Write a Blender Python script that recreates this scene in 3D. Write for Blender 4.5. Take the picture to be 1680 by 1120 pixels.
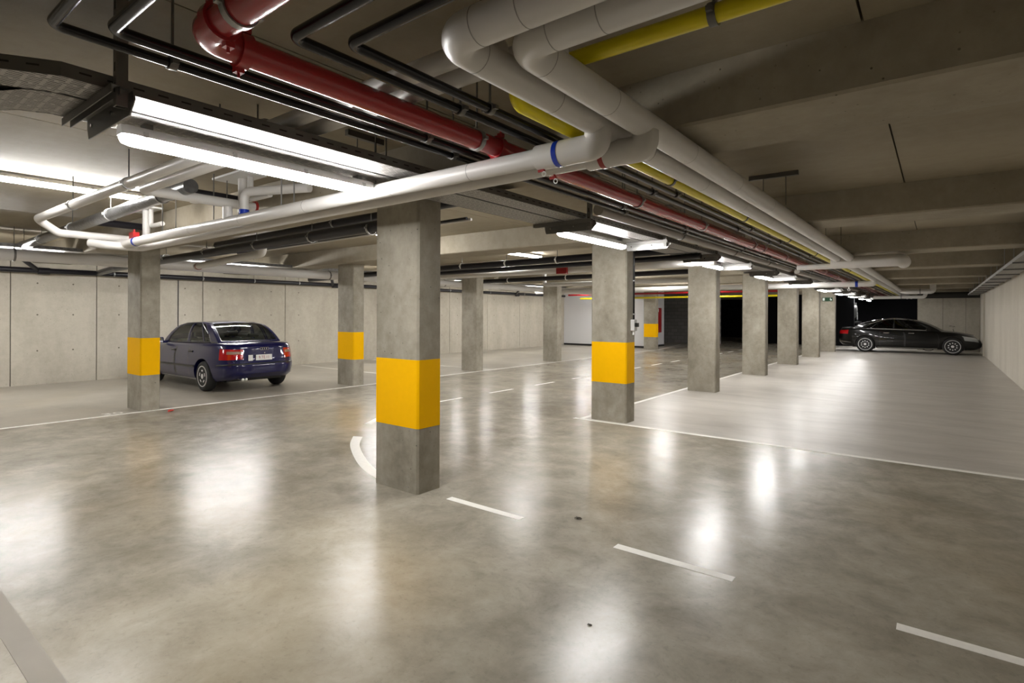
import bpy, bmesh, math, random
from math import sin, cos, pi, radians, atan, atan2, hypot, sqrt
from mathutils import Vector, Matrix
random.seed(7)
for o in list(bpy.data.objects): bpy.data.objects.remove(o, do_unlink=True)
scn = bpy.context.scene
COL = scn.collection

# ------------------------------------------------------------------ camera, world, exposure
FPX = 906.2
YAW = atan(701.1 / FPX)
cd = bpy.data.cameras.new('camera'); cam = bpy.data.objects.new('camera', cd); COL.objects.link(cam)
cd.sensor_width = 36.0; cd.lens = FPX * 36.0 / 1680.0
cd.shift_y = -44.53 / 1680.0
cd.clip_start = 0.05; cd.clip_end = 200
cam.matrix_world = Matrix.Translation((0, 0, 1.6)) @ Matrix.Rotation(YAW, 4, 'Z') @ Matrix.Rotation(pi / 2, 4, 'X') @ Matrix.Rotation(0.0039, 4, 'Z')
scn.camera = cam
w = bpy.data.worlds.new('world'); scn.world = w; w.use_nodes = True
w.node_tree.nodes['Background'].inputs[0].default_value = (0.02, 0.02, 0.02, 1)
w.node_tree.nodes['Background'].inputs[1].default_value = 0.3
scn.view_settings.view_transform = 'Standard'; scn.view_settings.look = 'None'
scn.view_settings.gamma = 1.0; scn.view_settings.use_curve_mapping = False
scn.view_settings.exposure = 2.4
LAMP = 26.0            # strength of the tube lamps

# ------------------------------------------------------------------ materials
def nt(name):
    m = bpy.data.materials.new(name); m.use_nodes = True
    n = m.node_tree; return m, n, n.nodes['Principled BSDF']
def plain(name, col, rough=0.5, metal=0.0, coat=0.0, spec=0.5, bump=0.0, var=0.0, vscale=6.0):
    m, n, b = nt(name)
    b.inputs['Base Color'].default_value = (*col, 1); b.inputs['Roughness'].default_value = rough
    b.inputs['Metallic'].default_value = metal; b.inputs['Coat Weight'].default_value = coat
    b.inputs['Coat Roughness'].default_value = 0.04
    b.inputs['Specular IOR Level'].default_value = spec
    if var or bump:
        g = n.nodes.new('ShaderNodeNewGeometry')
        t = n.nodes.new('ShaderNodeTexNoise'); t.inputs['Scale'].default_value = vscale; t.inputs['Detail'].default_value = 6
        n.links.new(g.outputs['Position'], t.inputs['Vector'])
        if var:
            mx = n.nodes.new('ShaderNodeMix'); mx.data_type = 'RGBA'
            mx.inputs['A'].default_value = (*[c * (1 - var) for c in col], 1); mx.inputs['B'].default_value = (*[min(1, c * (1 + var)) for c in col], 1)
            n.links.new(t.outputs['Fac'], mx.inputs['Factor']); n.links.new(mx.outputs['Result'], b.inputs['Base Color'])
        if bump:
            bp = n.nodes.new('ShaderNodeBump'); bp.inputs['Strength'].default_value = bump; bp.inputs['Distance'].default_value = 0.01
            n.links.new(t.outputs['Fac'], bp.inputs['Height']); n.links.new(bp.outputs['Normal'], b.inputs['Normal'])
    return m
def concrete(name, c0, c1, rough=0.8, streak=(1, 1, 1), pores=True, big=0.9, spec=0.3):
    m, n, b = nt(name); N = n.nodes; L = n.links
    g = N.new('ShaderNodeNewGeometry')
    mp = N.new('ShaderNodeMapping'); mp.inputs['Scale'].default_value = streak; L.new(g.outputs['Position'], mp.inputs['Vector'])
    a = N.new('ShaderNodeTexNoise'); a.inputs['Scale'].default_value = big; a.inputs['Detail'].default_value = 8; a.inputs['Roughness'].default_value = 0.65
    c = N.new('ShaderNodeTexNoise'); c.inputs['Scale'].default_value = 9; c.inputs['Detail'].default_value = 8; c.inputs['Roughness'].default_value = 0.7
    L.new(mp.outputs['Vector'], a.inputs['Vector']); L.new(g.outputs['Position'], c.inputs['Vector'])
    ad = N.new('ShaderNodeMath'); ad.operation = 'MULTIPLY_ADD'; ad.inputs[1].default_value = 0.45
    L.new(c.outputs['Fac'], ad.inputs[0]); L.new(a.outputs['Fac'], ad.inputs[2])
    r = N.new('ShaderNodeValToRGB'); r.color_ramp.elements[0].position = 0.52; r.color_ramp.elements[1].position = 0.92
    r.color_ramp.elements[0].color = (*c0, 1); r.color_ramp.elements[1].color = (*c1, 1)
    L.new(ad.outputs[0], r.inputs['Fac'])
    col = r.outputs['Color']
    bp = N.new('ShaderNodeBump'); bp.inputs['Strength'].default_value = 0.25; bp.inputs['Distance'].default_value = 0.01
    if pores:
        v = N.new('ShaderNodeTexVoronoi'); v.inputs['Scale'].default_value = 16; L.new(g.outputs['Position'], v.inputs['Vector'])
        vr = N.new('ShaderNodeValToRGB'); vr.color_ramp.elements[0].position = 0.06; vr.color_ramp.elements[1].position = 0.11
        L.new(v.outputs['Distance'], vr.inputs['Fac'])
        pn = N.new('ShaderNodeTexNoise'); pn.inputs['Scale'].default_value = 3.1; L.new(g.outputs['Position'], pn.inputs['Vector'])
        pr = N.new('ShaderNodeValToRGB'); pr.color_ramp.elements[0].position = 0.45; pr.color_ramp.elements[1].position = 0.6
        L.new(pn.outputs['Fac'], pr.inputs['Fac'])
        mxx = N.new('ShaderNodeMath'); mxx.operation = 'MAXIMUM'; L.new(vr.outputs['Color'], mxx.inputs[0])
        iv = N.new('ShaderNodeMath'); iv.operation = 'SUBTRACT'; iv.inputs[0].default_value = 1; L.new(pr.outputs['Color'], iv.inputs[1]); L.new(iv.outputs[0], mxx.inputs[1])
        mu = N.new('ShaderNodeMix'); mu.data_type = 'RGBA'; mu.blend_type = 'MIX'
        mu.inputs['A'].default_value = (*[k * 0.45 for k in c0], 1); L.new(col, mu.inputs['B']); L.new(mxx.outputs[0], mu.inputs['Factor'])
        col = mu.outputs['Result']
        sb = N.new('ShaderNodeMath'); sb.operation = 'MULTIPLY_ADD'; sb.inputs[1].default_value = 0.6; L.new(mxx.outputs[0], sb.inputs[0]); L.new(c.outputs['Fac'], sb.inputs[2])
        L.new(sb.outputs[0], bp.inputs['Height'])
    else:
        L.new(c.outputs['Fac'], bp.inputs['Height'])
    L.new(col, b.inputs['Base Color']); L.new(bp.outputs['Normal'], b.inputs['Normal'])
    b.inputs['Roughness'].default_value = rough; b.inputs['Specular IOR Level'].default_value = spec
    return m
def floor_mat():
    m, n, b = nt('polished_concrete'); N = n.nodes; L = n.links
    g = N.new('ShaderNodeNewGeometry')
    def noise(sc, det=8, ro=0.6, dist=0.0, scl=(1, 1, 1)):
        mp = N.new('ShaderNodeMapping'); mp.inputs['Scale'].default_value = scl; L.new(g.outputs['Position'], mp.inputs['Vector'])
        t = N.new('ShaderNodeTexNoise'); t.inputs['Scale'].default_value = sc; t.inputs['Detail'].default_value = det
        t.inputs['Roughness'].default_value = ro; t.inputs['Distortion'].default_value = dist
        L.new(mp.outputs['Vector'], t.inputs['Vector']); return t.outputs['Fac']
    def ramp(f, p0, p1, c0, c1):
        r = N.new('ShaderNodeValToRGB'); e = r.color_ramp.elements; e[0].position = p0; e[1].position = p1
        e[0].color = c0; e[1].color = c1; L.new(f, r.inputs['Fac']); return r.outputs['Color']
    def mix(f, a, bb, mode='MIX'):
        x = N.new('ShaderNodeMix'); x.data_type = 'RGBA'; x.blend_type = mode
        for s, v in (('Factor', f), ('A', a), ('B', bb)):
            if hasattr(v, 'links'): L.new(v, x.inputs[s])
            else: x.inputs[s].default_value = v
        return x.outputs['Result']
    n1 = noise(0.7, 9, 0.62, 0.5); n2 = noise(3.2, 10, 0.72, 0.35); n5 = noise(11, 8, 0.7, 0.2, (1, 0.6, 1)); n3 = noise(0.33, 4, 0.5); n4 = noise(26, 6, 0.7, 0.4)
    c1 = ramp(n1, 0.30, 0.70, (0.245, 0.220, 0.170, 1), (0.42, 0.385, 0.322, 1))
    c2 = ramp(n2, 0.28, 0.70, (0.56, 0.545, 0.51, 1), (1.15, 1.15, 1.15, 1))
    c = mix(0.75, c1, c2, 'MULTIPLY')
    warm = ramp(n3, 0.52, 0.70, (0, 0, 0, 1), (1, 1, 1, 1))
    c = mix(warm, c, mix(0.35, c, (0.33, 0.25, 0.13, 1)))
    spk = ramp(n4, 0.30, 0.45, (0.76, 0.76, 0.75, 1), (1, 1, 1, 1))
    c = mix(0.7, c, spk, 'MULTIPLY')
    # the parking bays beyond the bay lines are unpolished, power-floated and paler
    sp = N.new('ShaderNodeSeparateXYZ'); L.new(g.outputs['Position'], sp.inputs[0])
    def step(sock, lo, hi):
        r = N.new('ShaderNodeMapRange'); r.inputs['From Min'].default_value = lo; r.inputs['From Max'].default_value = hi; L.new(sock, r.inputs['Value']); return r.outputs[0]
    def mth(op, a, bb):
        q = N.new('ShaderNodeMath'); q.operation = op
        for k, v in enumerate((a, bb)):
            if hasattr(v, 'links'): L.new(v, q.inputs[k])
            else: q.inputs[k].default_value = v
        return q.outputs[0]
    bayr = mth('MULTIPLY', step(sp.outputs['X'], -4.37, -4.35), step(sp.outputs['Y'], 7.35, 7.37)); bayl = step(sp.outputs['X'], -10.19, -10.21)
    bay = mth('MAXIMUM', bayr, bayl); bayc = mth('MAXIMUM', bayr, mth('MULTIPLY', bayl, 0.25))
    st = noise(1.3, 10, 0.7, 0.5, (0.6, 1.9, 1))
    pale = ramp(st, 0.30, 0.70, (0.40, 0.372, 0.338, 1), (0.65, 0.615, 0.57, 1))
    c = mix(bayc, c, mix(0.3, pale, c))
    L.new(c, b.inputs['Base Color'])
    def mrange(sock, a0, a1, b0, b1):
        r = N.new('ShaderNodeMapRange'); r.interpolation_type = 'SMOOTHSTEP'
        for k, v in (('From Min', a0), ('From Max', a1), ('To Min', b0), ('To Max', b1)): r.inputs[k].default_value = v
        L.new(sock, r.inputs['Value']); return r.outputs[0]
    ro = mrange(n2, 0.25, 0.75, 0.205, 0.268)
    L.new(mth('ADD', ro, mth('MULTIPLY', bay, 0.085)), b.inputs['Roughness'])
    b.inputs['Specular IOR Level'].default_value = 0.25
    bp = N.new('ShaderNodeBump'); bp.inputs['Strength'].default_value = 0.30; bp.inputs['Distance'].default_value = 0.003
    L.new(n5, bp.inputs['Height']); L.new(bp.outputs['Normal'], b.inputs['Normal'])
    return m
def perforated(name, col):
    # galvanised sheet with real slots (see-through), rows of slots along world Y
    m, n, b = nt(name); N = n.nodes; L = n.links
    b.inputs['Base Color'].default_value = (*col, 1); b.inputs['Metallic'].default_value = 0.55; b.inputs['Roughness'].default_value = 0.42
    tc = N.new('ShaderNodeTexCoord')
    br = N.new('ShaderNodeTexBrick'); br.inputs['Scale'].default_value = 1.0
    br.inputs['Brick Width'].default_value = 0.064; br.inputs['Row Height'].default_value = 0.023
    br.inputs['Mortar Size'].default_value = 0.0068; br.inputs['Mortar Smooth'].default_value = 0.0
    br.offset = 0.5; br.offset_frequency = 5
    sw = N.new('ShaderNodeMapping'); sw.inputs['Rotation'].default_value = (0, 0, pi / 2); L.new(tc.outputs['Object'], sw.inputs['Vector'])
    L.new(sw.outputs['Vector'], br.inputs['Vector'])
    tr = N.new('ShaderNodeBsdfTransparent'); mx = N.new('ShaderNodeMixShader')
    L.new(br.outputs['Fac'], mx.inputs['Fac']); L.new(tr.outputs[0], mx.inputs[1]); L.new(b.outputs[0], mx.inputs[2])
    L.new(mx.outputs[0], n.nodes['Material Output'].inputs['Surface'])
    return m
def emit(name, col, s):
    m = bpy.data.materials.new(name); m.use_nodes = True; n = m.node_tree; n.nodes.clear()
    o = n.nodes.new('ShaderNodeOutputMaterial'); e = n.nodes.new('ShaderNodeEmission')
    e.inputs[0].default_value = (*col, 1); e.inputs[1].default_value = s; n.links.new(e.outputs[0], o.inputs[0]); return m
def glassy(name, tint, fac=0.9):
    m = bpy.data.materials.new(name); m.use_nodes = True; n = m.node_tree; n.nodes.clear(); N = n.nodes; L = n.links
    o = N.new('ShaderNodeOutputMaterial'); t = N.new('ShaderNodeBsdfTransparent'); t.inputs[0].default_value = (*tint, 1)
    gl = N.new('ShaderNodeBsdfGlossy'); gl.inputs['Roughness'].default_value = 0.02
    fr = N.new('ShaderNodeFresnel'); fr.inputs[0].default_value = 1.5; mx = N.new('ShaderNodeMixShader')
    L.new(fr.outputs[0], mx.inputs[0]); L.new(t.outputs[0], mx.inputs[1]); L.new(gl.outputs[0], mx.inputs[2]); L.new(mx.outputs[0], o.inputs[0]); return m
def blockwall(name):
    m, n, b = nt(name); N = n.nodes; L = n.links
    g = N.new('ShaderNodeNewGeometry'); sp = N.new('ShaderNodeSeparateXYZ'); cb = N.new('ShaderNodeCombineXYZ')
    L.new(g.outputs['Position'], sp.inputs[0]); L.new(sp.outputs['X'], cb.inputs['X']); L.new(sp.outputs['Z'], cb.inputs['Y'])
    br = N.new('ShaderNodeTexBrick'); br.inputs['Scale'].default_value = 1; br.inputs['Brick Width'].default_value = 0.4; br.inputs['Row Height'].default_value = 0.2
    br.inputs['Mortar Size'].default_value = 0.012; br.inputs['Color1'].default_value = (0.25, 0.24, 0.23, 1); br.inputs['Color2'].default_value = (0.21, 0.20, 0.195, 1); br.inputs['Mortar'].default_value = (0.15, 0.145, 0.14, 1)
    L.new(cb.outputs[0], br.inputs['Vector']); L.new(br.outputs['Color'], b.inputs['Base Color']); b.inputs['Roughness'].default_value = 0.9
    return m

M = {
 'col': concrete('column_concrete', (0.205, 0.183, 0.14), (0.40, 0.368, 0.303), 0.75, (1, 1, 0.6), True, 1.6),
 'wall': concrete('wall_concrete', (0.35, 0.317, 0.255), (0.50, 0.462, 0.385), 0.8, (1, 1, 0.35), True, 0.8),
 'wallr': concrete('pale_wall_concrete', (0.47, 0.43, 0.36), (0.60, 0.56, 0.48), 0.8, (1, 1, 0.3), True, 0.8),  # same concrete as the left wall, lightened to stand in for light
 'ceil': concrete('ceiling_concrete', (0.25, 0.212, 0.148), (0.34, 0.295, 0.215), 0.6, (0.25, 1, 1), False, 0.7),
 'beam': concrete('beam_concrete', (0.245, 0.213, 0.157), (0.36, 0.318, 0.245), 0.7, (1.0, 1, 0.5), True, 1.1),
 'gap': plain('joint_shadow', (0.03, 0.027, 0.022), 0.9),  # near-black backing seen through panel joints; also colours the slots
 'plug': plain('tie_hole_plug', (0.13, 0.115, 0.09), 0.9),
 'floor': floor_mat(),
 'strip': plain('floor_strip', (0.30, 0.268, 0.225), 0.6, var=0.12, vscale=5),
 'paintw': plain('white_road_paint', (0.80, 0.775, 0.72), 0.5, var=0.10, vscale=25),
 'yellow': plain('yellow_paint', (0.90, 0.475, 0.0), 0.6, spec=0.08, bump=0.08, var=0.04, vscale=18),
 'red': plain('red_pipe_paint', (0.38, 0.020, 0.024), 0.24, coat=0.3),
 'black': plain('black_pipe', (0.008, 0.0065, 0.008), 0.24, spec=0.35),
 'cast': plain('black_drain_pipe', (0.013, 0.012, 0.016), 0.33, spec=0.35),
 'foil': plain('dark_foil_lagging', (0.13, 0.13, 0.13), 0.28, metal=0.7, bump=0.5, var=0.4, vscale=22),
 'grey': plain('grey_pipe_lagging', (0.62, 0.60, 0.575), 0.36),
 'greyd': plain('grey_pipe_seam', (0.30, 0.29, 0.275), 0.5),
 'brown': plain('taupe_duct', (0.27, 0.245, 0.215), 0.4),
 'ypipe': plain('yellow_gas_pipe', (0.74, 0.62, 0.008), 0.3),
 'blue': plain('blue_tape', (0.008, 0.035, 0.36), 0.25),
 'rtape': plain('red_tape', (0.28, 0.01, 0.01), 0.35),
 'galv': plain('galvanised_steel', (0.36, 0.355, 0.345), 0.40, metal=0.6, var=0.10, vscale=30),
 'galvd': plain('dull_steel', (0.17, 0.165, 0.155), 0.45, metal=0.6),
 'perf': perforated('perforated_tray', (0.40, 0.385, 0.36)),
 'rubber': plain('black_rubber', (0.015, 0.015, 0.015), 0.6),
 'brass': plain('brass', (0.55, 0.40, 0.18), 0.35, metal=0.9),
 'lamp': emit('lamp_diffuser', (1.0, 0.985, 0.965), LAMP),
 'house': plain('lamp_housing', (0.55, 0.54, 0.53), 0.45),
 'white': plain('white_wall_paint', (0.66, 0.66, 0.67), 0.6),
 'whitep': plain('white_plastic', (0.72, 0.72, 0.70), 0.4),
 'darkwall': plain('black_wall', (0.006, 0.006, 0.007), 0.9, spec=0.1),  # near-black colour stands in for the darkness of the unlit far end
 'block': blockwall('grey_block_masonry'),
 'exitg': plain('exit_sign_green', (0.008, 0.05, 0.02), 0.4),
 'exitw': plain('exit_sign_white', (0.75, 0.8, 0.75), 0.5),
 'hosered': plain('hose_cabinet_red', (0.33, 0.008, 0.012), 0.35),
 'litter': plain('red_litter', (0.55, 0.05, 0.03), 0.4),
 'leaf': plain('dry_leaf', (0.05, 0.04, 0.025), 0.7),
 'carblue': plain('dark_blue_car_paint', (0.0010, 0.0016, 0.050), 0.3, coat=1.0, spec=0.2),
 'carblack': plain('black_car_paint', (0.0045, 0.0045, 0.0042), 0.3, coat=0.7, spec=0.2),
 'carsilver': plain('silver_car_paint', (0.13, 0.13, 0.125), 0.35, coat=0.3),
 'glassg': glassy('green_tinted_glass', (0.90, 0.97, 0.91)),
 'glassd': glassy('dark_tinted_glass', (0.12, 0.13, 0.13)),
 'trim': plain('black_trim', (0.012, 0.012, 0.013), 0.35),
 'tyre': plain('tyre_rubber', (0.017, 0.017, 0.017), 0.7),
 'rim': plain('alloy_rim', (0.78, 0.78, 0.78), 0.3, metal=0.5),
 'chrome': plain('chrome', (0.75, 0.75, 0.75), 0.12, metal=1.0),
 'tail': plain('red_tail_lens', (0.42, 0.006, 0.008), 0.12, coat=1.0),
 'tailc': plain('clear_tail_lens', (0.34, 0.22, 0.17), 0.15, coat=1.0),
 'head': plain('clear_lamp_lens', (0.45, 0.47, 0.48), 0.08, metal=0.4, coat=1.0),
 'seat': plain('seat_fabric', (0.055, 0.055, 0.055), 0.9),
 'plate': plain('number_plate_white', (0.72, 0.72, 0.70), 0.4),
 'plater': plain('number_plate_red', (0.30, 0.02, 0.03), 0.5),
 'shelf': plain('parcel_shelf', (0.10, 0.095, 0.09), 0.9),
 'sticker': plain('sticker_white', (0.7, 0.7, 0.68), 0.5),
}

# ------------------------------------------------------------------ geometry helpers
class MB:
    def __init__(s): s.v = []; s.f = []; s.mi = []; s.m = 0
    def add(s, vs, fs):
        k = len(s.v); s.v += [tuple(p) for p in vs]
        for f in fs: s.f.append(tuple(i + k for i in f)); s.mi.append(s.m)
    def box(s, x0, x1, y0, y1, z0, z1):
        s.add([(x0, y0, z0), (x1, y0, z0), (x1, y1, z0), (x0, y1, z0), (x0, y0, z1), (x1, y0, z1), (x1, y1, z1), (x0, y1, z1)],
              [(0, 3, 2, 1), (4, 5, 6, 7), (0, 1, 5, 4), (1, 2, 6, 5), (2, 3, 7, 6), (3, 0, 4, 7)])
    def cbox(s, x0, x1, y0, y1, z0, z1, c, axis='z'):
        # box with chamfered edges parallel to axis
        if axis == 'z': L = lambda a, b, t: (a, b, t); (a0, a1, b0, b1, t0, t1) = (x0, x1, y0, y1, z0, z1)
        elif axis == 'x': L = lambda a, b, t: (t, a, b); (a0, a1, b0, b1, t0, t1) = (y0, y1, z0, z1, x0, x1)
        else: L = lambda a, b, t: (b, t, a); (a0, a1, b0, b1, t0, t1) = (z0, z1, x0, x1, y0, y1)
        o = [(a0 + c, b0), (a1 - c, b0), (a1, b0 + c), (a1, b1 - c), (a1 - c, b1), (a0 + c, b1), (a0, b1 - c), (a0, b0 + c)]
        s.add([L(a, b, t0) for a, b in o] + [L(a, b, t1) for a, b in o],
              [tuple(range(7, -1, -1)), tuple(range(8, 16))] + [(i, (i + 1) % 8, 8 + (i + 1) % 8, 8 + i) for i in range(8)])
    def rings(s, R, cap=True, closed=False):
        n = len(R[0]); k = len(R); vs = [p for r in R for p in r]; fs = []
        for i in range(k if closed else k - 1):
            a = i * n; b = ((i + 1) % k) * n
            for j in range(n): fs.append((a + j, a + (j + 1) % n, b + (j + 1) % n, b + j))
        if cap and not closed:
            fs.append(tuple(range(n - 1, -1, -1))); fs.append(tuple((k - 1) * n + j for j in range(n)))
        s.add(vs, fs)
    def tube(s, pts, r, bend=0.1, seg=20, bs=7, cap=True):
        P = [Vector(p) for p in pts]; C = [P[0]]
        for i in range(1, len(P) - 1):
            a = (P[i - 1] - P[i]); b = (P[i + 1] - P[i]); la, lb = a.length, b.length; a.normalize(); b.normalize()
            ang = a.angle(b); d = min(bend / max(math.tan(ang / 2), 1e-3), la * 0.49, lb * 0.49) if ang < 3.1 else 0
            if d < 1e-4: C.append(P[i]); continue
            A = P[i] + a * d; B = P[i] + b * d; rr = d * math.tan(ang / 2)
            c = P[i] + (a + b).normalized() * hypot(d, rr); va = A - c; vb = B - c; tot = va.angle(vb); ax = va.cross(vb).normalized()
            for q in range(bs + 1): C.append(c + Matrix.Rotation(tot * q / bs, 3, ax) @ va)
        C.append(P[-1]); R = []; nrm = None
        for i, p in enumerate(C):
            t = (C[min(i + 1, len(C) - 1)] - C[max(i - 1, 0)]).normalized()
            if nrm is None:
                nrm = t.orthogonal().normalized()
            nrm = (nrm - t * nrm.dot(t)).normalized(); bn = t.cross(nrm)
            R.append([p + (nrm * cos(2 * pi * j / seg) + bn * sin(2 * pi * j / seg)) * r for j in range(seg)])
        s.rings(R, cap)
    def cyl(s, a, b, r, seg=16): s.tube([a, b], r, 0, seg)
    def bar(s, a, b, w, h):
        # rectangular bar from a to b, w across (horizontal), h up
        a = Vector(a); b = Vector(b); t = (b - a).normalized(); up = Vector((0, 0, 1)) if abs(t.z) < 0.9 else Vector((0, 1, 0))
        x = t.cross(up).normalized(); u = x.cross(t)
        q = [(-w / 2, -h / 2), (w / 2, -h / 2), (w / 2, h / 2), (-w / 2, h / 2)]
        s.rings([[a + x * i + u * j for i, j in q], [b + x * i + u * j for i, j in q]])
    def ringband(s, c, d, r, wd, th=0.006, seg=24):
        # band around axis d at c : outer cylinder with end annuli
        c = Vector(c); d = Vector(d).normalized(); n = d.orthogonal().normalized(); b = d.cross(n)
        def R(rr, o): return [c + d * o + (n * cos(2 * pi * j / seg) + b * sin(2 * pi * j / seg)) * rr for j in range(seg)]
        s.rings([R(r, -wd / 2), R(r + th, -wd / 2), R(r + th, wd / 2), R(r, wd / 2)], closed=True)
    def torus(s, c, d, R0, r, seg=24, rs=8):
        c = Vector(c); d = Vector(d).normalized(); n = d.orthogonal().normalized(); b = d.cross(n); rr = []
        for i in range(seg):
            e = n * cos(2 * pi * i / seg) + b * sin(2 * pi * i / seg)
            rr.append([c + e * (R0 + r * cos(2 * pi * j / rs)) + d * (r * sin(2 * pi * j / rs)) for j in range(rs)])
        s.rings(rr, closed=True)
    def lathe(s, prof, c, d, seg=32):
        c = Vector(c); d = Vector(d).normalized(); n = d.orthogonal().normalized(); b = d.cross(n)
        s.rings([[c + d * h + (n * cos(2 * pi * j / seg) + b * sin(2 * pi * j / seg)) * max(r, 1e-4) for j in range(seg)] for r, h in prof], cap=True)
    def grid(s, G):
        k = len(G); n = len(G[0]); s.add([p for r in G for p in r], [(i * n + j, i * n + j + 1, (i + 1) * n + j + 1, (i + 1) * n + j) for i in range(k - 1) for j in range(n - 1)])
    def mesh(s, name, mats, smooth=None):
        me = bpy.data.meshes.new(name); me.from_pydata(s.v, [], s.f)
        for m in (mats if isinstance(mats, (list, tuple)) else [mats]): me.materials.append(M[m] if isinstance(m, str) else m)
        for p, i in zip(me.polygons, s.mi): p.material_index = i
        bm = bmesh.new(); bm.from_mesh(me); bmesh.ops.recalc_face_normals(bm, faces=bm.faces); bm.to_mesh(me); bm.free()
        if smooth is not None:
            for p in me.polygons: p.use_smooth = True
            me.set_sharp_from_angle(angle=radians(smooth))
        return me
    def build(s, name, mats, parent=None, smooth=None, origin=None):
        if origin is not None:
            s.v = [(x - origin[0], y - origin[1], z - origin[2]) for x, y, z in s.v]
        o = link(name, s.mesh(name, mats, smooth), parent)
        if origin is not None: o.location = origin
        return o
def link(name, data, parent=None):
    o = bpy.data.objects.new(name, data); COL.objects.link(o)
    if parent: o.parent = parent
    return o
def tag(o, label, cat, group=None):
    o['label'] = label; o['category'] = cat
    if group: o['group'] = group
    return o
def thing(name, label, cat, loc=(0, 0, 0), rz=0, group=None):
    o = link(name, None); o.empty_display_size = 0.1; o.location = loc; o.rotation_euler = (0, 0, rz)
    return tag(o, label, cat, group)
def struct(o): o['kind'] = 'structure'; return o
def copytree(o, parent=None):
    c = o.copy(); COL.objects.link(c); c.parent = parent
    for ch in o.children: copytree(ch, c)
    return c
ORD = ['nearest', 'second', 'third', 'fourth', 'fifth', 'sixth', 'seventh', 'eighth', 'ninth', 'tenth', 'eleventh']

# ------------------------------------------------------------------ layout (metres; camera stands at x=0,y=0)
XR, XL = 1.446, -15.83        # faces of the right and left walls
YB, YF = -7.2, 42.0           # back (behind the camera) and far end
CZ, BZ = 3.03, 2.70           # slab soffit and beam soffit
CX, LX = -3.64, -10.25        # right faces of the two column rows
Y0, SP = 3.35, 4.105          # first column and spacing
CW, CDp = 0.588, 0.29

# ------------------------------------------------------------------ floor and painted lines
b = MB(); b.add([(XL - .3, YB, 0), (XR + .3, YB, 0), (XR + .3, YF, 0), (XL - .3, YF, 0), (XL - .3, YB, -.2), (XR + .3, YB, -.2), (XR + .3, YF, -.2), (XL - .3, YF, -.2)],
    [(0, 1, 2, 3), (7, 6, 5, 4), (0, 4, 5, 1), (1, 5, 6, 2), (2, 6, 7, 3), (3, 7, 4, 0)])
floor = struct(b.build('floor', 'floor'))
PT = 0.0015
def fl(x0, x1, y0, y1, name='painted_line', mat='paintw'):
    b = MB(); b.box(x0, x1, y0, y1, 0, PT); return b.build(name, mat, floor)
x = -3.37
for k in range(4):                                    # dashed centre line across the front
    fl(x, x + 0.79, 3.435, 3.508, 'painted_dash'); x += 1.60
    if x > XR - 0.8: break
pts = []                                              # curved line that joins the two dashed lines
b = MB(); G = []
ctrl_o = [(-6.05, 4.44), (-5.67, 4.116), (-5.075, 3.752), (-4.61, 3.53), (-4.15, 3.40)]
ctrl_i = [(-5.93, 4.50), (-5.56, 4.175), (-4.99, 3.835), (-4.56, 3.635), (-4.12, 3.50)]
def cr(P, t):
    n = len(P) - 1; f = t * n; i = min(int(f), n - 1); u = f - i
    p0, p1, p2, p3 = P[max(i - 1, 0)], P[i], P[i + 1], P[min(i + 2, n)]
    return tuple(0.5 * ((2 * p1[k]) + (-p0[k] + p2[k]) * u + (2 * p0[k] - 5 * p1[k] + 4 * p2[k] - p3[k]) * u * u + (-p0[k] + 3 * p1[k] - 3 * p2[k] + p3[k]) * u ** 3) for k in range(2))
R = []
for k in range(25):
    o = cr(ctrl_o, k / 24); i = cr(ctrl_i, k / 24)
    R.append([(*o, 0), (*i, 0), (*i, PT), (*o, PT)])
b.rings(R); b.build('painted_curve', 'paintw', floor)
b = MB(); b.rings([[(-6.60, 5.02, 0), (-6.52, 5.09, 0), (-6.52, 5.09, PT), (-6.60, 5.02, PT)], [(-6.94, 5.62, 0), (-6.86, 5.66, 0), (-6.86, 5.66, PT), (-6.94, 5.62, PT)]]); b.build('painted_dash', 'paintw', floor)
y = 7.0
while y < 30:                                          # dashed centre line of the aisle
    fl(-7.26, -7.19, y, y + 0.78, 'painted_dash'); y += 1.6
fl(-4.47, XR - 0.02, 7.32, 7.405)                     # bay line in front of the second column
fl(-4.40, -4.32, 7.405, 27.9)                         # line along the right column row
fl(-10.24, -10.16, -3.0, 24.3)                         # line along the left column row
for y in (9.5, 12.2): fl(-15.6, -10.24, y, y + 0.07)
b = MB(); b.rings([[(-10.24, 24.3, 0), (-10.16, 24.3, 0), (-10.16, 24.3, PT), (-10.24, 24.3, PT)], [(-11.2, 29.5, 0), (-11.12, 29.5, 0), (-11.12, 29.5, PT), (-11.2, 29.5, PT)]]); b.build('painted_line', 'paintw', floor)
# worn grout strip crossing the floor near the camera
b = MB(); b.rings([[(-9.0, 0.615, 0), (-9.0, 0.722, 0), (-9.0, 0.722, PT), (-9.0, 0.615, PT)], [(-2.0, 0.612, 0), (-2.0, 0.717, 0), (-2.0, 0.717, PT), (-2.0, 0.612, PT)]]); b.build('grout_strip', 'strip', floor)
def text_mesh(name, body, size, mat, parent=None, extrude=0.0005, mw=None, sx=1.0, align='CENTER'):
    cu = bpy.data.curves.new(name, 'FONT'); cu.body = body; cu.size = size; cu.extrude = extrude; cu.align_x = align; cu.align_y = 'CENTER'; cu.resolution_u = 3
    t = bpy.data.objects.new(name, cu); COL.objects.link(t); bpy.context.view_layer.update()
    me = bpy.data.meshes.new_from_object(t.evaluated_get(bpy.context.evaluated_depsgraph_get())); me.name = name
    bpy.data.objects.remove(t, do_unlink=True)
    for v in me.vertices: v.co.x *= sx
    me.materials.clear(); me.materials.append(M[mat]); o = link(name, me, parent)
    if mw is not None: o.matrix_local = mw
    return o
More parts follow.
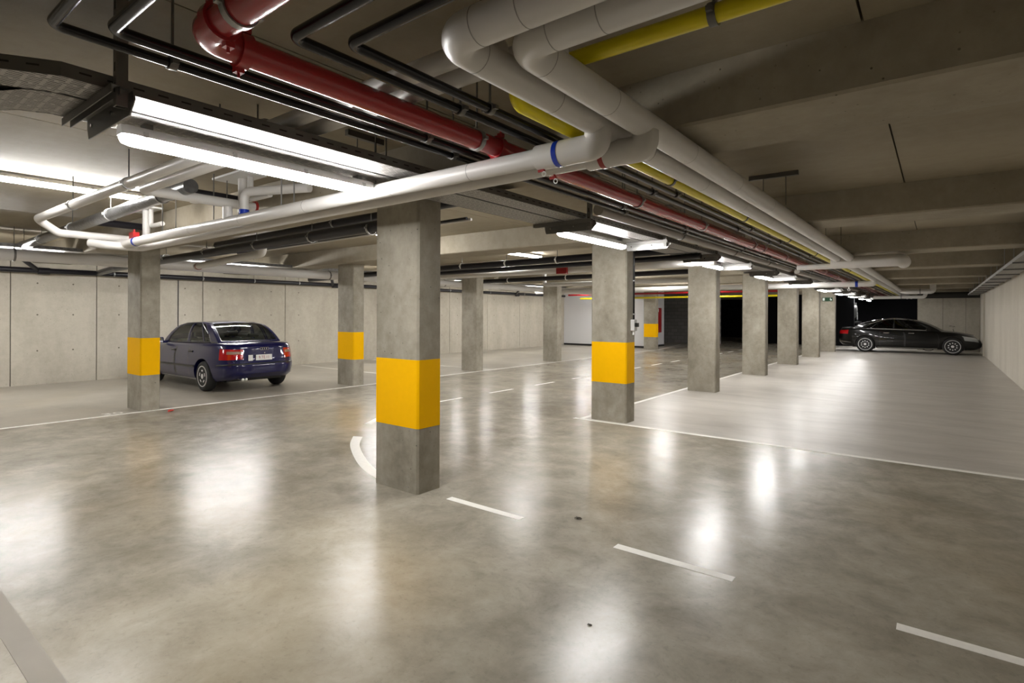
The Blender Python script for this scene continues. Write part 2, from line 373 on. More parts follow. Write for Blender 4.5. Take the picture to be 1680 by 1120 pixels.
# bay number, read from the aisle
text_mesh('painted_number', '30', 0.26, 'paintw', floor, 0.0008, Matrix.Translation((-10.38, 3.06, 0.001)) @ Matrix.Rotation(pi / 2, 4, 'Z'), 1.15)

# ------------------------------------------------------------------ ceiling: slab, slab panels, beams
b = MB(); b.box(XL - .3, XR + .3, YB, YF, CZ + 0.05, CZ + 0.25); ceiling = struct(b.build('ceiling', 'gap'))
BW0, BW1 = -0.19, 0.49         # beam, relative to the column front
beams = [Y0 + SP * i for i in range(-2, 10)]
b = MB(); b.cbox(XL - .2, XR + .2, BW0, BW1, BZ, CZ + 0.05, 0.015, 'x'); bme = b.mesh('beam', 'beam')
for yy in beams: o = link('beam', bme, ceiling); o.location = (0, yy, 0)
PWD = 2.5
b = MB(); b.box(0.006, PWD - 0.006, BW1 - 0.02, SP + BW0 + 0.02, CZ, CZ + 0.05); pme = b.mesh('slab_panel', 'ceil')
for yy in beams[:-1]:
    for k in range(7):
        o = link('slab_panel', pme, ceiling); o.location = (-0.3 - PWD * (k), yy, 0) if k < 7 else None
b = MB(); b.box(-15.3 - 0.8, -15.306, BW1 - 0.02, SP + BW0 + 0.02, CZ, CZ + 0.05); pl = b.mesh('slab_panel', 'ceil')
b = MB(); b.box(-0.294 + PWD, -0.294 + PWD + 0.1, BW1, SP + BW0, CZ, CZ + 0.05)
for yy in beams[:-1]:
    o = link('slab_panel', pl, ceiling); o.location = (0, yy, 0)

# ------------------------------------------------------------------ walls
def wallbox(name, x0, x1, y0, y1, z0, z1, mat):
    b = MB(); b.box(x0, x1, y0, y1, z0, z1); return struct(b.build(name, mat))
wl = wallbox('wall_left', XL - .3, XL - .04, YB, YF, 0, CZ + .05, 'gap')
joints = [-7.2, -5.2, -2.8, -0.4, 1.2, 2.80, 4.34, 6.73, 9.12, 11.5, 13.9, 16.30, 18.69, 21.07, 23.5, 25.9]
for a, c in zip(joints, joints[1:]):
    b = MB(); b.cbox(XL - .04, XL, a + .007, c - .007, 0, CZ, 0.006, 'z')
    b.m = 1
    for zz in (0.75, 1.55, 2.25):
        for yy in (a + 0.45, c - 0.45): b.lathe([(0.0, 0.0), (0.017, 0.0), (0.017, 0.002), (0, 0.002)], (XL, yy, zz), (1, 0, 0), 10)
    b.build('wall_panel', ['wall', 'plug'], wl)
wr = wallbox('wall_right', XR + .04, XR + .3, YB, 32.6, 0, CZ + .05, 'gap')
rj = [-7.2, -4.8, -2.4, 0, 2.4, 4.8, 7.2, 9.6, 12.0, 14.4, 16.8, 19.2, 21.6, 24.0, 26.4, 28.8, 31.0, 32.6]
for a, c in zip(rj, rj[1:]):
    b = MB(); b.cbox(XR, XR + .04, a + .003, c - .003, 0, CZ, 0.004, 'z'); b.build('wall_panel', 'wallr', wr)
b = MB(); b.box(XR - 0.07, XR, 29.0, 29.35, 0, 2.5); b.build('wall_pilaster', 'wallr', wr)
wb = wallbox('wall_back', XL, XR, YB - .25, YB, 0, CZ, 'wall')
we = wallbox('wall_end', -0.82, XR, 32.34, 32.6, 0, CZ, 'gap')
for a, c in ((-0.82, 0.13), (0.13, 0.95), (0.95, XR)):
    b = MB(); b.cbox(a + .004, c - .004, 32.30, 32.34, 0, 2.42, 0.005, 'z'); b.build('wall_panel', 'wall', we)
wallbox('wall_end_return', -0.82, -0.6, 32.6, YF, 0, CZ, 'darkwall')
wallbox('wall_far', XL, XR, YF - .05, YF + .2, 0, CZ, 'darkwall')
wallbox('wall_block', -15.83, -9.6, 31.2, 31.4, 0, CZ, 'block')
wallbox('wall_ramp', -9.0, -3.55, 34.0, 34.2, 0, CZ, 'darkwall')  # added black panel standing in for the dark before the raised car
ww = wallbox('wall_white', -15.83, -11.30, 25.0, 27.5, 0.09, CZ, 'white')
b = MB(); b.box(-15.83, -11.29, 24.99, 27.5, 0, 0.09); struct(b.build('baseboard_white', 'trim'))
d1 = wallbox('door_1', -12.3, -11.2, 41.88, 41.95, 0, 2.1, 'trim')

# ------------------------------------------------------------------ columns
b = MB(); b.cbox(-CW, 0, 0, CDp, 0, BZ, 0.018); cme = b.mesh('column', 'col')
b = MB(); b.cbox(-CW - .0015, .0015, -.0015, CDp + .0015, 0.58, 1.19, 0.018); bandme = b.mesh('yellow_band', 'yellow')
def column(x, y, label, band, group):
    o = link('concrete_column', cme); o.location = (x, y, 0); tag(o, label, 'column', group)
    if band: link('yellow_band', bandme, o)
    return o
RL = ['nearest and largest concrete column, with yellow band, beside the curved floor line',
 'concrete column with yellow band and small grey switch box on its side',
 'plain concrete column just right of the one with the switch box',
 'fourth plain column along the right row, with a pale smear on its face',
 'fifth concrete column along the right row, plain grey',
 'sixth concrete column along the right row, just before the one with exit sign',
 'farthest concrete column of the right row, carrying the green exit sign']
cols = [column(CX, Y0 + SP * i, RL[i], i < 2, 'columns of the right row') for i in range(7)]
for i, lab in ((0, 'concrete column with yellow band in front of the blue car'),
               (1, 'concrete column with yellow band between blue car and nearest column'),
               (2, 'plain concrete column of the left row, right of the nearest big column'),
               (3, 'plain concrete column of the left row next to the white wall'),
               (5, 'far concrete column with yellow band beside the red hose cabinet')):
    column(LX, 3.40 + 4.118 * i, lab, i in (0, 1, 5), 'columns of the left row')

# ------------------------------------------------------------------ pipes
def clampset(o, c, d, r, rod=True, mat='galvd', zt=None):
    """pipe clamp round the pipe at c (axis d) with a threaded rod up to the slab"""
    b = MB(); b.ringband(c, d, r + .001, 0.030, 0.007)
    dd = Vector(d).normalized(); side = Vector((0, 0, 1)).cross(dd).normalized()
    for sgn in (-1, 1):
        p = Vector(c) + side * (r + .012) * sgn; b.box(p.x - .012, p.x + .012, p.y - .012, p.y + .012, p.z - .010, p.z + .010)
    k = b.build('pipe_clamp', mat, o, 40)
    if rod:
        b = MB(); b.cyl((c[0], c[1], c[2] + r), (c[0], c[1], CZ if zt is None else zt), 0.006, 6); b.build('hanger_rod', 'galvd', k)
def pipe(name, label, pts, r, mat, bend=0.12, seg=22, clamps=(), cat='pipe', group=None, rod=True, cmat='galvd'):
    b = MB(); b.tube(pts, r, bend, seg); o = b.build(name, mat, None, 50); tag(o, label, cat, group)
    for c, d in clamps: clampset(o, c, d, r, rod, cmat)
    return o
def band(o, name, c, d, r, wd, mat, th=0.002):
    b = MB(); b.ringband(c, d, r, wd, th); return b.build(name, mat, o, 40)
YD, XD = (0, 1, 0), (1, 0, 0)
bays = [Y0 + SP * i + BW1 for i in range(-1, 9)]
def ycl(x, z, y_off, n=7, start=0): return [((x, bays[i] + y_off, z), YD) for i in range(start, start + n)]
PZ = 2.62
YE = 38.5
# black pair left of the red main
pipe('black_pipe', 'thin black pipe nearest the cable tray, outermost of the bundle', [(1.35, 0.544, PZ), (-2.486, 0.544, PZ), (-2.486, YE, PZ)], 0.0185, 'black', 0.04, 16, ycl(-2.486, PZ, 2.85) + ycl(-2.486, PZ, 1.2))
pipe('black_pipe', 'black pipe directly left of the red main', [(1.35, 0.687, PZ), (-2.36, 0.687, PZ), (-2.36, YE, PZ)], 0.022, 'black', 0.045, 16, ycl(-2.36, PZ, 2.50) + ycl(-2.36, PZ, 0.9, 6, 1))
# red sprinkler main with grooved elbow
RX, RY, RR = -2.146, 0.903, 0.056
red = pipe('sprinkler_pipe', 'large glossy red sprinkler main running under the ceiling', [(1.35, RY, PZ), (RX, RY, PZ), (RX, YE, PZ)], RR, 'red', 0.085, 28, [((-1.86, RY, PZ), XD)] + [((RX, y, PZ), YD) for y in (2.43, 4.6, 6.3, 8.45, 9.0, 10.55, 12.6, 14.7, 16.7, 18.8)], cmat='galv')
for c, d in (((RX + .15, RY, PZ), XD), ((RX, RY + .15, PZ), YD), ((RX, 2.62, PZ), YD)):
    b = MB(); b.ringband(c, d, RR, 0.045, 0.012)
    dd = Vector(d); sd = Vector((0, 0, 1)).cross(dd)
    for s in (-1, 1):
        p = Vector(c) + (sd * .4 + Vector((0, 0, -1))).normalized() * s * (RR + .018); b.box(p.x - .016, p.x + .016, p.y - .016, p.y + .016, p.z - .012, p.z + .012)
        b.cyl(p - dd * 0 + Vector((0, 0, -.03)), p + Vector((0, 0, .03)), .006, 8)
    b.build('pipe_coupling', 'red', red, 40)
pipe('black_pipe', 'thin black pipe directly right of the red main', [(1.35, 1.113, PZ), (-1.894, 1.113, PZ), (-1.894, YE, PZ)], 0.022, 'black', 0.045, 16, [((-1.894, y, PZ), YD) for y in (2.02, 4.35, 6.8, 8.3, 10.4, 12.5)])
pipe('black_pipe', 'thin black pipe nearest the yellow gas pipe', [(1.35, 1.271, PZ), (-1.768, 1.271, PZ), (-1.768, YE, PZ)], 0.0215, 'black', 0.045, 16, [((-1.768, y, PZ), YD) for y in (2.1, 4.55, 6.9, 8.4, 10.6, 12.7)])
# yellow gas pipe
pipe('gas_pipe', 'yellow gas pipe partly hidden behind the grey pipes', [(1.35, 2.12, 2.74), (-1.62, 2.12, 2.74), (-1.62, 2.12, PZ), (-1.62, YE, PZ)], 0.036, 'ypipe', 0.055, 22,
     [((-0.68, 2.12, 2.74), XD)] + [((-1.62, y, PZ), YD) for y in (4.05, 6.05, 8.15, 10.2, 12.3, 14.5)], rod=True)
# two thick grey lagged mains
GR = 0.070
g1 = pipe('grey_pipe', 'thick grey lagged pipe turning nearest the top centre, left of a pair', [(1.35, 1.473, PZ), (-1.446, 1.473, PZ), (-1.446, YE, PZ)], GR, 'grey', 0.11, 28)
g2 = pipe('grey_pipe', 'thick grey lagged pipe on the right side of the pipe bundle', [(1.35, 1.66, PZ), (-1.255, 1.66, PZ), (-1.255, 11.35, PZ), (-1.255, YE, PZ)], GR, 'grey', 0.11, 28)
for o, x, yy in ((g1, -1.446, 1.473), (g2, -1.255, 1.66)):
    for q in (0.16, 0.36): band(o, 'lagging_seam', (x + q, yy, PZ), XD, GR, 0.004, 'greyd', 0.0008)
    for q in (0.16, 0.7, 1.75, 2.75, 3.8, 4.8, 5.8, 6.8, 7.8): band(o, 'lagging_seam', (x, yy + q, PZ), YD, GR, 0.004, 'greyd', 0.0008)
# branches dropping from the mains and crossing to the left
TR = 0.054
t1 = pipe('grey_pipe', 'grey crossing pipe with blue band that passes in front of the nearest column', [(-1.446, 2.61, PZ), (-1.446, 2.61, 2.50), (-8.75, 2.61, 2.50)], TR, 'grey', 0.10, 24)
b = MB(); b.tube([(-1.446, 2.61, 2.585), (-1.446, 2.61, 2.50), (-1.83, 2.61, 2.50)], 0.071, 0.085, 24); b.build('lagging_sleeve', 'grey', t1, 50)
band(t1, 'tape_band', (-1.685, 2.61, 2.50), XD, 0.071, 0.030, 'blue')
t2 = pipe('grey_pipe', 'grey crossing pipe with red band, behind the blue-banded one', [(-1.255, 2.79, PZ), (-1.255, 2.79, 2.50), (-8.40, 2.79, 2.47), (-8.46, 2.45, 2.47), (-8.66, 2.30, 2.50)], TR, 'grey', 0.10, 24)
b = MB(); b.tube([(-1.255, 2.79, 2.585), (-1.255, 2.79, 2.50), (-1.60, 2.79, 2.50)], 0.071, 0.085, 24); b.build('lagging_sleeve', 'grey', t2, 50)
band(t2, 'tape_band', (-1.50, 2.79, 2.50), XD, 0.071, 0.030, 'rtape')
for o, x, yy in ((t1, -1.80, 2.61), (t2, -1.84, 2.79)):
    b = MB(); b.cyl((x, yy, 2.45), (x, yy, 2.415), .008, 8); b.cyl((x - .03, yy, 2.425), (x + .012, yy, 2.425), .009, 8); k = b.build('drain_valve', 'rtape', o)
    b = MB(); b.torus((x + .012, yy - .004, 2.402), (0, 1, 0.2), .013, .0035, 16, 6); b.build('valve_ring', 'whitep', k, 40)
for q in (-2.35, -3.1, -4.2, -5.3, -6.4):
    band(t1, 'lagging_seam', (q, 2.61, 2.50), XD, TR, 0.004, 'greyd', 0.0008)
for q in (-3.3, -4.6, -5.9, -7.2):
    b = MB(); b.cyl((q, 2.61, 2.55), (q, 2.61, CZ), .006, 6); b.build('hanger_rod', 'galvd', t1)
    b = MB(); b.cyl((q - .1, 2.79, 2.55), (q - .1, 2.79, CZ), .006, 6); b.build('hanger_rod', 'galvd', t2)
band(t1, 'tape_band', (-8.02, 2.61, 2.50), XD, TR, 0.05, 'blue', 0.004)
b = MB(); b.box(-8.16, -8.02, 2.575, 2.645, 2.545, 2.62); b.cyl((-8.09, 2.61, 2.6), (-8.09, 2.61, 2.66), .012, 8); b.build('valve', 'rtape', t1)
b = MB(); b.cyl((-5.6, 2.61, 2.52), (-5.6, 2.61, 2.66), .045, 16); k = b.build('tee_riser', 'grey', t1, 40)
# loops above the trays that feed the risers
la = pipe('grey_pipe', 'grey pipe looping out to the left above the strip light', [(-1.446, 1.764, PZ), (-1.446, 1.764, 2.73), (-8.62, 1.764, 2.73), (-8.66, 1.98, 2.59), (-8.66, 2.94, 2.59), (-8.66, 2.94, CZ)], 0.047, 'grey', 0.10, 22,
     [((x, 1.764, 2.73), XD) for x in (-3.9, -5.6, -7.2)], cmat='galv')
lb = pipe('grey_pipe', 'grey pipe with a corner above the strip light, ending in a red ring', [(-1.255, 1.925, PZ), (-1.255, 1.925, 2.73), (-5.78, 1.925, 2.73), (-5.78, 3.0, 2.73)], 0.047, 'grey', 0.075, 22,
     [((-3.7, 1.925, 2.73), XD)], cmat='galv')
band(lb, 'ring_flange', (-5.78, 2.98, 2.73), YD, 0.047, 0.02, 'rtape', 0.02)
band(lb, 'ring_flange', (-3.2, 1.925, 2.73), XD, 0.047, 0.05, 'galv', 0.02)
band(la, 'ring_flange', (-3.3, 1.764, 2.73), XD, 0.047, 0.05, 'galv', 0.02)
for x, yy, lab in ((-8.66, 2.94, 'ceiling riser with white plate left of the column before the blue car'), (-5.80, 2.86, 'ceiling riser with white plate above the long grey crossing pipe')):
    b = MB(); b.cyl((x, yy, 2.66 if x > -7 else 2.60), (x, yy, CZ), .046, 18); o = b.build('riser_pipe', 'grey', None, 40); tag(o, lab, 'pipe')
    b = MB(); b.box(x - .30, x + .30, yy - .18, yy + .10, CZ - .02, CZ); b.build('ceiling_plate', 'whitep', o)
    b = MB(); b.tube([(x + .16, yy, CZ - .02), (x + .16, yy, 2.78), (x + .55, yy, 2.78)], .03, .05, 14); b.build('side_pipe', 'grey', o, 40)
t3 = pipe('grey_pipe', 'short grey pipe rising off the crossing pipe with a blue ring', [(-5.45, 2.70, 2.50), (-5.45, 2.70, 2.80), (-4.75, 2.98, 2.80)], 0.045, 'grey', 0.07, 18)
band(t3, 'tape_band', (-5.45, 2.70, 2.60), (0, 0, 1), 0.045, 0.05, 'blue', 0.003)
pipe('drain_pipe', 'foil-wrapped dark drain pipe sloping to the far left', [(-5.6, 2.27, 2.80), (-13.6, 2.38, 2.74)], 0.068, 'foil', 0.1, 22, [((x, 2.27 + (-5.6 - x) * .0137, 2.80 - (-5.6 - x) * .0075), XD) for x in (-6.3, -7.9, -9.5, -11.2, -12.4)], cmat='galv')
pipe('drain_pipe', 'black drain pipe beside the riser with white plate', [(-9.2, 2.5, 2.85), (-9.2, 3.1, 2.85)], 0.05, 'cast', 0.1, 18)
pipe('drain_pipe', 'black drain pipe behind the upper grey corner pipe', [(-6.2, 2.25, 2.86), (-6.2, 3.1, 2.86)], 0.05, 'cast', 0.1, 18)
def xclamps(xs, y, z): return [((x, y, z), XD) for x in xs]
pipe('drain_pipe', 'black drain pipe crossing left behind the nearest column', [(-4.3, 4.05, 2.61), (-9.0, 4.05, 2.57), (-13.5, 4.05, 2.53), (-15.5, 4.3, 2.53)], 0.066, 'cast', 0.12, 20, xclamps((-5.2, -6.4, -7.8, -9.4, -11), 4.05, 2.585), cmat='galv')
pipe('drain_pipe', 'second black drain pipe crossing left behind the nearest column', [(-3.9, 4.22, 2.78), (-9.6, 4.3, 2.74)], 0.055, 'cast', 0.12, 20, xclamps((-4.8, -6.2), 4.25, 2.77), cmat='galv')
pipe('conduit', 'thin twin conduit crossing under the aisle lamp behind the nearest column', [(-4.3, 4.70, 2.70), (-9.8, 4.75, 2.66)], 0.018, 'cast', 0.1, 12, xclamps((-5.6, -7.3), 4.72, 2.68), cmat='galv')
pipe('conduit', 'thin grey conduit next to the twin conduit behind the nearest column', [(-4.3, 4.78, 2.70), (-9.8, 4.85, 2.66)], 0.016, 'grey', 0.1, 12)
t4 = pipe('grey_pipe', 'short grey pipe stub with elbow above the blue car', [(-8.2, 4.35, 2.75), (-8.2, 4.35, 2.52), (-11.1, 4.6, 2.48)], 0.06, 'grey', 0.07, 18)
band(t4, 'ring_flange', (-11.0, 4.6, 2.48), XD, 0.06, 0.03, 'rtape', 0.01)
pipe('drain_pipe', 'black drain pipe crossing just behind the second column of the right row', [(-3.0, 8.6, 2.64), (-10.2, 8.6, 2.58), (-14, 8.8, 2.55)], 0.062, 'cast', 0.12, 20, xclamps((-4.3, -5.6, -6.8, -8.0, -9.2), 8.6, 2.61), cmat='whitep')
pipe('drain_pipe', 'thinner black drain pipe under its twin behind the second column', [(-3.0, 8.78, 2.54), (-10.2, 8.78, 2.50)], 0.045, 'cast', 0.12, 18)
t5 = pipe('grey_pipe', 'grey crossing pipe with red valve behind the second column', [(-3.0, 9.49, 2.50), (-9.9, 9.49, 2.50), (-11.2, 10.4, 2.50), (-11.2, 12.5, 2.50)], 0.065, 'grey', 0.12, 20)
b = MB(); b.ringband((-6.0, 9.49, 2.5), XD, .065, .10, .02); b.box(-6.12, -5.88, 9.36, 9.42, 2.42, 2.58); b.build('valve', 'rtape', t5)
# second crossing of the mains far down the row
t6 = pipe('grey_pipe', 'far grey crossing pipe with blue band, beyond the fourth column', [(-1.446, 18.42, PZ), (-1.446, 18.42, 2.50), (-13.0, 18.42, 2.50)], 0.082, 'grey', 0.14, 20)
band(t6, 'tape_band', (-1.86, 18.42, 2.5), XD, 0.082, 0.07, 'blue', 0.004)
b = MB(); b.cyl((-2.05, 18.42, 2.42), (-2.05, 18.42, 2.36), .015, 8); b.torus((-2.05, 18.4, 2.34), (0, 1, 0), .03, .008, 14, 6); b.build('drain_valve', 'whitep', t6)
t7 = pipe('grey_pipe', 'fat grey lagged branch reaching right under the dark beams', [(-1.55, 11.42, 2.55), (-0.50, 11.42, 2.55), (-0.50, 11.95, 2.55)], 0.108, 'grey', 0.14, 26)
b = MB(); b.tube([(-2.1, 11.40, 2.49), (-1.0, 11.40, 2.49)], .05, 0, 20); b.build('branch_pipe', 'grey', t7, 40)
pipe('grey_pipe', 'far short grey branch reaching right near the end wall', [(-1.255, 27.0, PZ), (-1.0, 27.0, 2.56), (-0.2, 27.0, 2.56), (-0.2, 27.0, 2.85)], 0.10, 'grey', 0.08, 20, [((-.6, 27.0, 2.56), XD)])
pipe('grey_pipe', 'lower far grey branch with shiny flange near the end wall', [(-2.3, 29.0, 2.40), (-0.5, 29.0, 2.40), (-0.3, 29.0, CZ)], 0.07, 'grey', 0.08, 20, [((-1.3, 29.0, 2.40), XD)])
pipe('red_pipe', 'far thin red crossing pipe between the third and fourth columns', [(-4.5, 22.5, 2.52), (-14, 22.5, 2.52)], 0.04, 'hosered', 0.1, 14)
pipe('gas_pipe', 'far thin yellow crossing pipe between the third and fourth columns', [(-4.5, 23.6, 2.38), (-14, 23.6, 2.38)], 0.04, 'ypipe', 0.1, 14)
pipe('drain_pipe', 'far black drain pipe above the third column gap', [(-4.5, 12.75, 2.62), (-14, 12.75, 2.58)], 0.062, 'cast', 0.1, 18, xclamps((-6, -8, -10), 12.75, 2.6), cmat='whitep')
pipe('grey_pipe', 'far grey crossing pipe right of the second column', [(-4.5, 13.3, 2.46), (-9.1, 13.3, 2.46), (-9.1, 13.3, CZ)], 0.06, 'grey', 0.1, 18)
pipe('duct_pipe', 'taupe pipe running between cable tray and black pipes', [(-2.62, 4.75, 2.62), (-2.62, 13.4, 2.62)], 0.057, 'brown', 0.1, 24, [((-2.62, y, 2.62), YD) for y in (6.9, 9.2, 11.4)])
pipe('duct_pipe', 'far taupe pipe continuing beside the cable tray', [(-2.62, 14.2, 2.62), (-2.62, 26, 2.62)], 0.057, 'brown', 0.1, 20)
# pipe along the left wall
wp = pipe('drain_pipe', 'long black drain pipe along the top of the left wall', [(-15.55, -4, 2.50), (-15.55, 24.6, 2.56)], 0.058, 'cast', 0.1, 18, [((-15.55, y, 2.50 + (y + 4) * .0021), YD) for y in (1.2, 4.6, 6.6, 8.0, 9.4, 11, 13.5, 16, 18.5, 21)], cmat='galv')
for y in (3.2, 10.6, 20.4):
    b = MB(); b.tube([(-15.55, y, 2.52), (-15.1, y - .35, 2.72), (-14.3, y - .5, 2.80)], .045, .1, 14); b.lathe([(.058, -.1), (.075, -.1), (.075, .1), (.058, .1)], (-15.55, y + .1, 2.51), YD, 18); b.build('pipe_branch', 'cast', wp, 40)
pipe('conduit', 'thin dark vertical cable on the left wall behind the blue car', [(-15.815, 6.11, 1.0), (-15.815, 6.11, 2.46)], 0.012, 'cast', 0.1, 8)
# smooth round duct over the left bays
pipe('round_duct', 'long smooth grey duct over the left parking bays', [(-12.2, -4.0, 2.56), (-12.2, 24.5, 2.56)], 0.10, 'grey', 0.1, 28, [((-12.2, y, 2.56), YD) for y in (2.2, 8.2, 12.3)])

# ceiling strut rails
for (x0, x1, y0, y1, lab) in ((-3.66, -3.62, 2.60, 2.95, 'short dark strut rail under the slab above the strip light'), (-1.56, -1.10, 6.0, 6.04, 'short dark strut rail under the slab right of the grey pipes'), (-1.56, -1.10, 9.9, 9.94, 'far dark strut rail under the slab right of the grey pipes')):
    b = MB(); b.box(x0, x1, y0, y1, CZ - .045, CZ); o = b.build('strut_rail', 'galvd'); tag(o, lab, 'rail')
    b = MB()
    for t in (.3, .75): b.cyl((x0 + (x1 - x0) * t, y0 + (y1 - y0) * t, CZ - .03), (x0 + (x1 - x0) * t, y0 + (y1 - y0) * t, 2.70), .005, 6)
    b.build('hanger_rod', 'galvd', o)

# ------------------------------------------------------------------ cable trays and brackets
def tray(label, path, w, h=0.06, z=2.585, mat='perf'):
    """path: centre line in plan; bottom sheet + two side rails with lips"""
    P = [Vector((*p, 0)) for p in path]; n = len(P); off = []
    for i in range(n):
        a = (P[i] - P[i - 1]).normalized() if i else (P[1] - P[0]).normalized()
        c = (P[i + 1] - P[i]).normalized() if i < n - 1 else a
        t = (a + c).normalized(); s = Vector((t.y, -t.x, 0)) / max(0.5, t.dot(a)); off.append(s)
    e = lambda q, zz: [tuple(P[i] + off[i] * q + Vector((0, 0, zz))) for i in range(n)]
    b = MB()
    A, B_ = e(-w / 2, z), e(w / 2, z); A2, B2 = e(-w / 2, z + .0015), e(w / 2, z + .0015)
    b.rings([[A[i], B_[i], B2[i], A2[i]] for i in range(n)])
    o = b.build('cable_tray', mat); tag(o, label, 'cable tray', 'trays')
    cb = MB(); m_ = max(3, int(w / .034))
    for k in range(m_):
        q = -w / 2 + .02 + (w - .04) * k / (m_ - 1); rr = (.014, .011, .016)[k % 3]
        cb.tube([Vector(a) for a in e(q, z + .004 + rr)], rr, 0.0, 8)
    k = cb.build('cable_bundle', 'rubber', o, 50); k['kind'] = 'stuff'
    for sgn in (-1, 1):
        b = MB(); q0, q1, q2 = sgn * w / 2, sgn * (w / 2 - .0015), sgn * (w / 2 - .014)
        a0, a1, a2, a3, a4, a5 = e(q0, z - .001), e(q0, z + h), e(q2, z + h), e(q2, z + h - .0015), e(q1, z + h - .0015), e(q1, z - .001)
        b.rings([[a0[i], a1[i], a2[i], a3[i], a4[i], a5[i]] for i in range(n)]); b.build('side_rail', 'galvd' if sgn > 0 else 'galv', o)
    b = MB(); k = 0
    L = [(P[i], P[i + 1], off[i]) for i in range(n - 1)]
    for p, q, s in L:                                  # slots punched in the right rail, shown as recessed dark pieces
        d = (q - p); ln = d.length; d.normalize(); m = int(ln / 0.10); s2 = Vector((d.y, -d.x, 0))
        for j in range(min(m, 160)):
            c = p + d * (j + .5) * 0.10 + s2 * (w / 2 + .0006) + Vector((0, 0, z + h * .55)); u = d * .022
            b.add([c - u - Vector((0, 0, .004)), c + u - Vector((0, 0, .004)), c + u + Vector((0, 0, .004)), c - u + Vector((0, 0, .004))], [(0, 1, 2, 3)])
    if b.v: sl = b.build('rail_slots', 'gap', o); sl['kind'] = 'stuff'
    return o
TZ = 2.585
tray('right cable tray of the pair over the strip lights, beside the black pipes', [(-4.4, 0.18), (-3.42, 0.36), (-3.12, 0.52), (-3.005, 0.70), (-3.005, 39.0)], 0.225)
tray('left cable tray of the pair over the strip lights', [(-4.6, 0.22), (-3.75, 0.34), (-3.42, 0.52), (-3.315, 0.72), (-3.315, 39.0)], 0.345)
tray('wide cable tray beside the right wall', [(1.17, 8.0), (1.17, 31.5)], 0.36, 0.06, 2.52)
tray('cable tray above the smooth grey duct on the left', [(-12.55, -4.0), (-12.55, 24.4)], 0.5, 0.06, 2.70)
# rungs of wire and hanger rods of the right wall tray
for k in range(12):
    yy = 10.9 + k * 1.75
    b = MB(); b.box(0.98, 1.37, yy - .02, yy + .02, 2.495, 2.519); o = b.build('tray_support', 'galvd'); tag(o, '%s support bar under the tray by the right wall' % ORD[k] if k < 11 else 'farthest support bar under the tray by the right wall', 'bracket', 'right wall tray supports')
    b = MB(); b.cyl((1.0, yy, 2.5), (1.0, yy, CZ), .007, 6); b.build('hanger_rod', 'galv', o)
def bracket(y, label, lit):
    o = thing('tray_bracket', label, 'bracket', (0, y, 0), 0, 'tray brackets')
    b = MB()
    b.box(-2.86, -2.82, -.025, -.021, 2.50, CZ); b.box(-2.86, -2.856, -.021, .02, 2.50, CZ); b.box(-2.824, -2.82, -.021, .02, 2.50, CZ); b.build('upright', 'galvd', o)
    b = MB()
    for k in range(5): b.box(-2.846, -2.834, -.0255, -.024, 2.56 + .09 * k, 2.60 + .09 * k)
    b.build('upright_slots', 'gap', o)
    b = MB(); b.box(-2.93, -2.76, -.06, .06, CZ - .012, CZ - .001); b.build('head_plate', 'galvd', o)
    b = MB(); b.box(-3.52, -2.80, -.05, -.046, 2.545, 2.583); b.box(-3.52, -2.80, -.046, -.012, 2.579, 2.583); b.box(-3.52, -2.80, -.016, -.012, 2.545, 2.583); b.box(-3.44, -2.80, -.012, .034, 2.574, 2.578); b.build('cross_channel', 'galvd', o)
    b = MB()                                           # arm plate, tapering to its free end
    pr = [(-2.80, 2.575), (-2.78, 2.53), (-2.84, 2.475), (-3.40, 2.475), (-3.42, 2.53), (-3.42, 2.575)]
    b.rings([[(x, .030, z) for x, z in pr], [(x, .036, z) for x, z in pr]]); b.build('arm_plate', 'galvd' if not lit else 'galv', o)  # plates facing a lamp use the paler steel, lamplight put into colour
    b = MB()
    for x in (-2.83, -2.88, -3.05, -3.34): b.cyl((x, .022, 2.53), (x, .045, 2.53), .009, 8)
    b.build('bolts', 'chrome', o)
    return o
for i in range(9):
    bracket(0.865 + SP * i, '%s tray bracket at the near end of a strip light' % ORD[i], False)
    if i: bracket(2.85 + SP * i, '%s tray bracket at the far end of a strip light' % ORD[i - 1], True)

# ------------------------------------------------------------------ lamps
def lamp_proto(L):
    """waterproof tube light along +Y, bottom of the diffuser at z=0, start at y=0"""
    def prof(y, s, half):
        if half == 'd': pr = [(-.042, .048), (-.046, .030), (-.034, .008), (-.018, 0.0), (.018, 0.0), (.034, .008), (.046, .030), (.042, .048)]
        else: pr = [(-.052, .046), (.052, .046), (.052, .060), (.034, .095), (-.034, .095), (-.052, .060)]
        return [(x * s, y, (z - .05) * (s if half == 'd' else 1) + .05) for x, z in pr]
    d = MB(); d.rings([prof(0.0, .55, 'd'), prof(.012, .85, 'd'), prof(.05, 1, 'd'), prof(L - .05, 1, 'd'), prof(L - .012, .85, 'd'), prof(L, .55, 'd')])
    h = MB(); h.rings([prof(-.004, .7, 'h'), prof(.03, 1, 'h'), prof(L - .03, 1, 'h'), prof(L + .004, .7, 'h')])
    c = MB()
    for k in range(4):
        y = .10 + (L - .2) * k / 3
        for s in (-1, 1): c.box(s * .050 - .004, s * .050 + .004, y - .012, y + .012, .044, .072)
    return d.mesh('diffuser', 'lamp', 40), h.mesh('housing', 'house', 30), c.mesh('clips', 'galv')
LM = {}
def lamp(x, y, z, L, label, group, cap=None):
    if L not in LM: LM[L] = lamp_proto(L)
    d, h, c = LM[L]; o = thing('strip_light', label, 'light', (x, y, z), 0, group)
    link('housing', h, o); link('diffuser', d, o); k = link('clips', c, o); k['kind'] = 'stuff'
    if cap:
        for q in (.3, L - .3):
            b = MB(); b.cyl((0, q, .09), (0, q, CZ - z), .005, 6); b.build('hanger_rod', 'galv', o)
    return o
